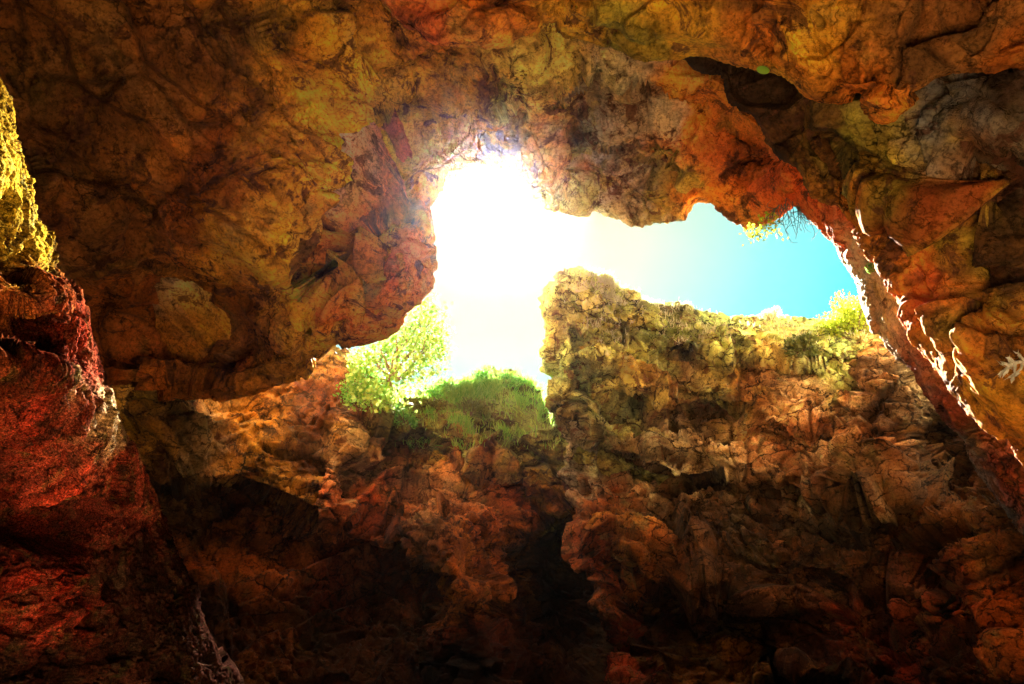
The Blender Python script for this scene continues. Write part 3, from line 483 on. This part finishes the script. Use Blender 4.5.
# grass on the crest of the slope
def grass(p, box, n, hgt, label, mat):
    m = p.front & (p.px > box[0]) & (p.px < box[2]) & (p.py > box[1]) & (p.py < box[3]); idx = np.where(m)[0]
    cl = .15 + 1.6 * vnoise(p.V[idx], .9, 5) + .9 * vnoise(p.V[idx], .3, 6)
    edge = 1 - np.clip(np.abs((p.px[idx] - (box[0] + box[2]) / 2) / ((box[2] - box[0]) / 2)), 0, 1) ** 3
    pr = np.clip(cl, 0.02, 1.5) * edge * np.clip(1.2 - (p.py[idx] - box[1]) / (box[3] - box[1]), .05, 1); pr /= pr.sum()
    i = rng.choice(idx, n, p=pr); B = p.V[i] + rng.normal(size=(n, 3)) * .03; D = unit_rows(p.N[i] * .35 + np.array([0, -.12, .9]) + rng.normal(size=(n, 3)) * .38)
    L = hgt * rng.uniform(.4, 1.3, (n, 1)); S = unit_rows(np.cross(D, rng.normal(size=(n, 3)))) * .009; g = np.array([0, 0, -1.]) * L * .25
    v = np.stack([B - S, B + S, B + D * L * .6 + S * .7, B + D * L + g, B + D * L * .6 - S * .7], 1).reshape(-1, 3)
    link('grass', mesh_from_arrays('grass', v, np.arange(5 * n).reshape(n, 5), [mat], False), label=label, cat='grass', kind='stuff')
grass(SLOPE, (395, 372, 562, 450), 9000, .24, 'green grass on the crest of the slope', m_grass)
grass(CLIFF, (560, 268, 880, 345), 5000, .13, 'sparse dry grass along the cliff top', m_straw)

# roots and a leafy twig hanging where the roof edge peaks
b, _ = surf(CEIL, 795, 202); dH = np.linalg.norm(b - CAM); b = b + rays(795, 198) * .1
h_ = root_thing('hanging_roots', b, 'thin grey roots hanging from the roof edge into the blue sky', 'roots')
pp = []
for k in range(26):
    x = rng.uniform(765, 822); e = at(x, 213 + rng.uniform(0, 26) * (1 - abs(x - 795) / 45), dH + rng.uniform(-.3, .4)); s0 = at(795 + (x - 795) * .45 + rng.normal() * 3, 198 + abs(x - 795) * .12, dH + .15)
    q = bend(s0, e, .16, 9); pp.append((q, .010, .004))
    for j in range(2): k2 = rng.integers(3, 8); pp.append((bend(q[k2], q[k2] + rng.normal(size=3) * .16 - np.array([0, 0, .12]), .2, 5), .006, .003))
part('roots', tubes(pp, 4), m_root, h_, b, True)
b, _ = surf(CEIL, 776, 208); dH = np.linalg.norm(b - CAM)
h_ = root_thing('leafy_branch', b, 'twig with small yellow leaves dangling beside the grey roots', 'branch')
pp = []; tips = []
for (x, y) in [(770, 226), (760, 238), (768, 241), (748, 238), (744, 233), (775, 222), (778, 240), (765, 216), (752, 246)]:
    q = bend(b, at(x, y, dH + rng.uniform(-.3, .3)), .12, 9); pp.append((q, .010, .004)); tips += [q[-1], q[-3], q[-2]]
tips = np.array(tips); n = 190; C = tips[rng.integers(0, len(tips), n)] + rng.normal(size=(n, 3)) * .07
part('twig', tubes(pp, 4), m_bark, h_, b, True); part('leaves', leaves(C, rng.normal(size=(n, 3)), .075 * rng.uniform(.7, 1.3, n), .7), m_leaf_yellow, h_, b)

# one lone leaf on the ledge, and a bleached sprig at the right
b, nn = surf(LEDGE, 764, 66); c0 = at(763, 70, np.linalg.norm(b - CAM) - .22)
l_ = root_thing('lone_leaf', b, 'single bright green leaf hanging from the rock ledge', 'leaf')
t = np.linspace(-1, 1, 13); ax = RT * .98 + UP * -.18; ay = UP * .98 + RT * .18; wv = .05 * np.sqrt(np.clip(1 - t ** 2, 0, 1)) + .002
v = np.concatenate([c0 + ax * .085 * t[:, None] + ay * wv[:, None], c0 + ax * .085 * t[:, None] - FW * .02 * (1 - t[:, None] ** 2), c0 + ax * .085 * t[:, None] - ay * wv[:, None]]); i = np.arange(12)
q = np.vstack([np.stack([i, i + 1, i + 14, i + 13], 1), np.stack([i + 13, i + 14, i + 27, i + 26], 1)])
part('blade', (v, q), leaf_material('fresh_leaf', (.20, .42, .03), (.36, .60, .06), .5), l_, b, True); part('stalk', tubes([(bend(b, c0 + ax * .085, .1, 7), .006, .004)]), m_bark, l_, b, True)
b, nn = surf(RIGHT, 1034, 362); dS = np.linalg.norm(b - CAM) - .35
l_ = root_thing('bleached_sprig', b, 'pale bleached sprig sticking out of the right wall', 'sprig')
a0 = at(1036, 364, dS + .3); main = bend(a0, at(1001, 368, dS), .05, 10); pp = [(main, .028, .010)]
for k, (x, y) in zip((3, 4, 5, 6, 7, 8, 6), [(1018, 353), (1012, 376), (1008, 358), (1006, 374), (1001, 362), (1003, 372), (1015, 379)]): pp.append((bend(main[k], at(x, y, dS - .05), .08, 6), .017, .006))
V_, Q_ = tubes(pp, 6); part('stem', (V_, Q_), m_palestem, l_, b, True)
ct = np.array([p_[0][-1] for p_ in pp] + [p_[0][-2] for p_ in pp] * 2); dr = np.array([p_[0][-1] - p_[0][-3] for p_ in pp] * 3)
part('leaves', leaves(ct, dr + rng.normal(size=dr.shape) * .03, np.full(len(ct), .13), .3), m_palestem, l_, b)
print('plants', round(time.time() - T0, 1))

# ------------------------------------------------------------------ light
SUN_PX = (497, 200)
sd = rays(*SUN_PX); el = math.asin(sd[2]); az = math.atan2(sd[0], sd[1])
sl = bpy.data.lights.new('sun', 'SUN'); sl.energy = 5.0; sl.angle = R(.5); sl.color = (1, .93, .80)
so = bpy.data.objects.new('sun', sl); COL.objects.link(so); so.rotation_euler = Vector(sd).to_track_quat('Z', 'Y').to_euler(); so.location = Vector(sd) * 60
w = bpy.data.worlds.new('World'); SC.world = w; w.use_nodes = True; nt = w.node_tree; nt.nodes.clear()
wo = nt.nodes.new('ShaderNodeOutputWorld'); bg = nt.nodes.new('ShaderNodeBackground'); sk = nt.nodes.new('ShaderNodeTexSky'); sk.sky_type = 'NISHITA'
sk.sun_disc = False; sk.sun_elevation = el; sk.sun_rotation = az; sk.air_density = 1.0; sk.dust_density = .6; sk.ozone_density = 1.0
hs = mix(nt, sk.outputs[0], (.062, .30, .215, 1), 1.0, 'MULTIPLY')
# the bright aureole round the sun
tc = N(nt, 'ShaderNodeTexCoord'); dp = N(nt, 'ShaderNodeVectorMath', operation='DOT_PRODUCT'); nt.links.new(tc.outputs['Generated'], dp.inputs[0]); dp.inputs[1].default_value = sd
ac = N(nt, 'ShaderNodeMath', operation='ARCCOSINE'); nt.links.new(dp.outputs['Value'], ac.inputs[0])
mr = N(nt, 'ShaderNodeMapRange'); mr.inputs['From Max'].default_value = R(40); nt.links.new(ac.outputs[0], mr.inputs[0])
au = ramp(nt, mr.outputs[0], [(0., (150., 136., 110.)), (.05, (7., 6., 4.8)), (.10, (1.0, .68, .42)), (.17, (.72, .32, .15)), (.30, (.74, .29, .12)), (.40, (.52, .18, .06)), (.52, (.22, .07, .02)), (.7, (0., 0., 0.))])
hs = mix(nt, hs, ramp(nt, mr.outputs[0], [(0., .12), (.2, .24), (.4, .62), (.6, 1.)]), 1.0, 'MULTIPLY')
hs = mix(nt, hs, au, 1.0, 'ADD')
nt.links.new(hs, bg.inputs[0]); bg.inputs[1].default_value = .05; nt.links.new(bg.outputs[0], wo.inputs[0])

SC.view_settings.view_transform = 'Standard'; SC.view_settings.look = 'None'; SC.view_settings.exposure = 4.2; SC.view_settings.gamma = 1
SC.render.engine = 'CYCLES'; SC.cycles.max_bounces = 8; SC.cycles.diffuse_bounces = 5; SC.cycles.glossy_bounces = 2; SC.cycles.transmission_bounces = 3; SC.cycles.transparent_max_bounces = 4
SC.cycles.sample_clamp_indirect = 6; SC.cycles.use_denoising = True; SC.cycles.caustics_reflective = False; SC.cycles.caustics_refractive = False
SC.render.use_persistent_data = False
hz, hnt, hb, hout = nodes('air_haze'); hnt.nodes.remove(hb); pv = hnt.nodes.new('ShaderNodeVolumePrincipled'); pv.inputs['Density'].default_value = .0001; pv.inputs['Anisotropy'].default_value = .97; pv.inputs['Color'].default_value = (1, .96, .9, 1)  # haze added to spread the sun's bloom over the rock
hnt.links.new(pv.outputs[0], hout.inputs['Volume'])
hv = np.array([(x, y, z) for z in (-2.0, 27.0) for y in (-410, 410) for x in (-410, 410)], float); hq = np.array([(0, 2, 3, 1), (4, 5, 7, 6), (0, 1, 5, 4), (2, 6, 7, 3), (0, 4, 6, 2), (1, 3, 7, 5)])
link('haze', mesh_from_arrays('haze', hv, hq, [hz], False), label='faint haze added for the sun bloom round the hole', cat='haze', kind='stuff')
print('script', round(time.time() - T0, 1))
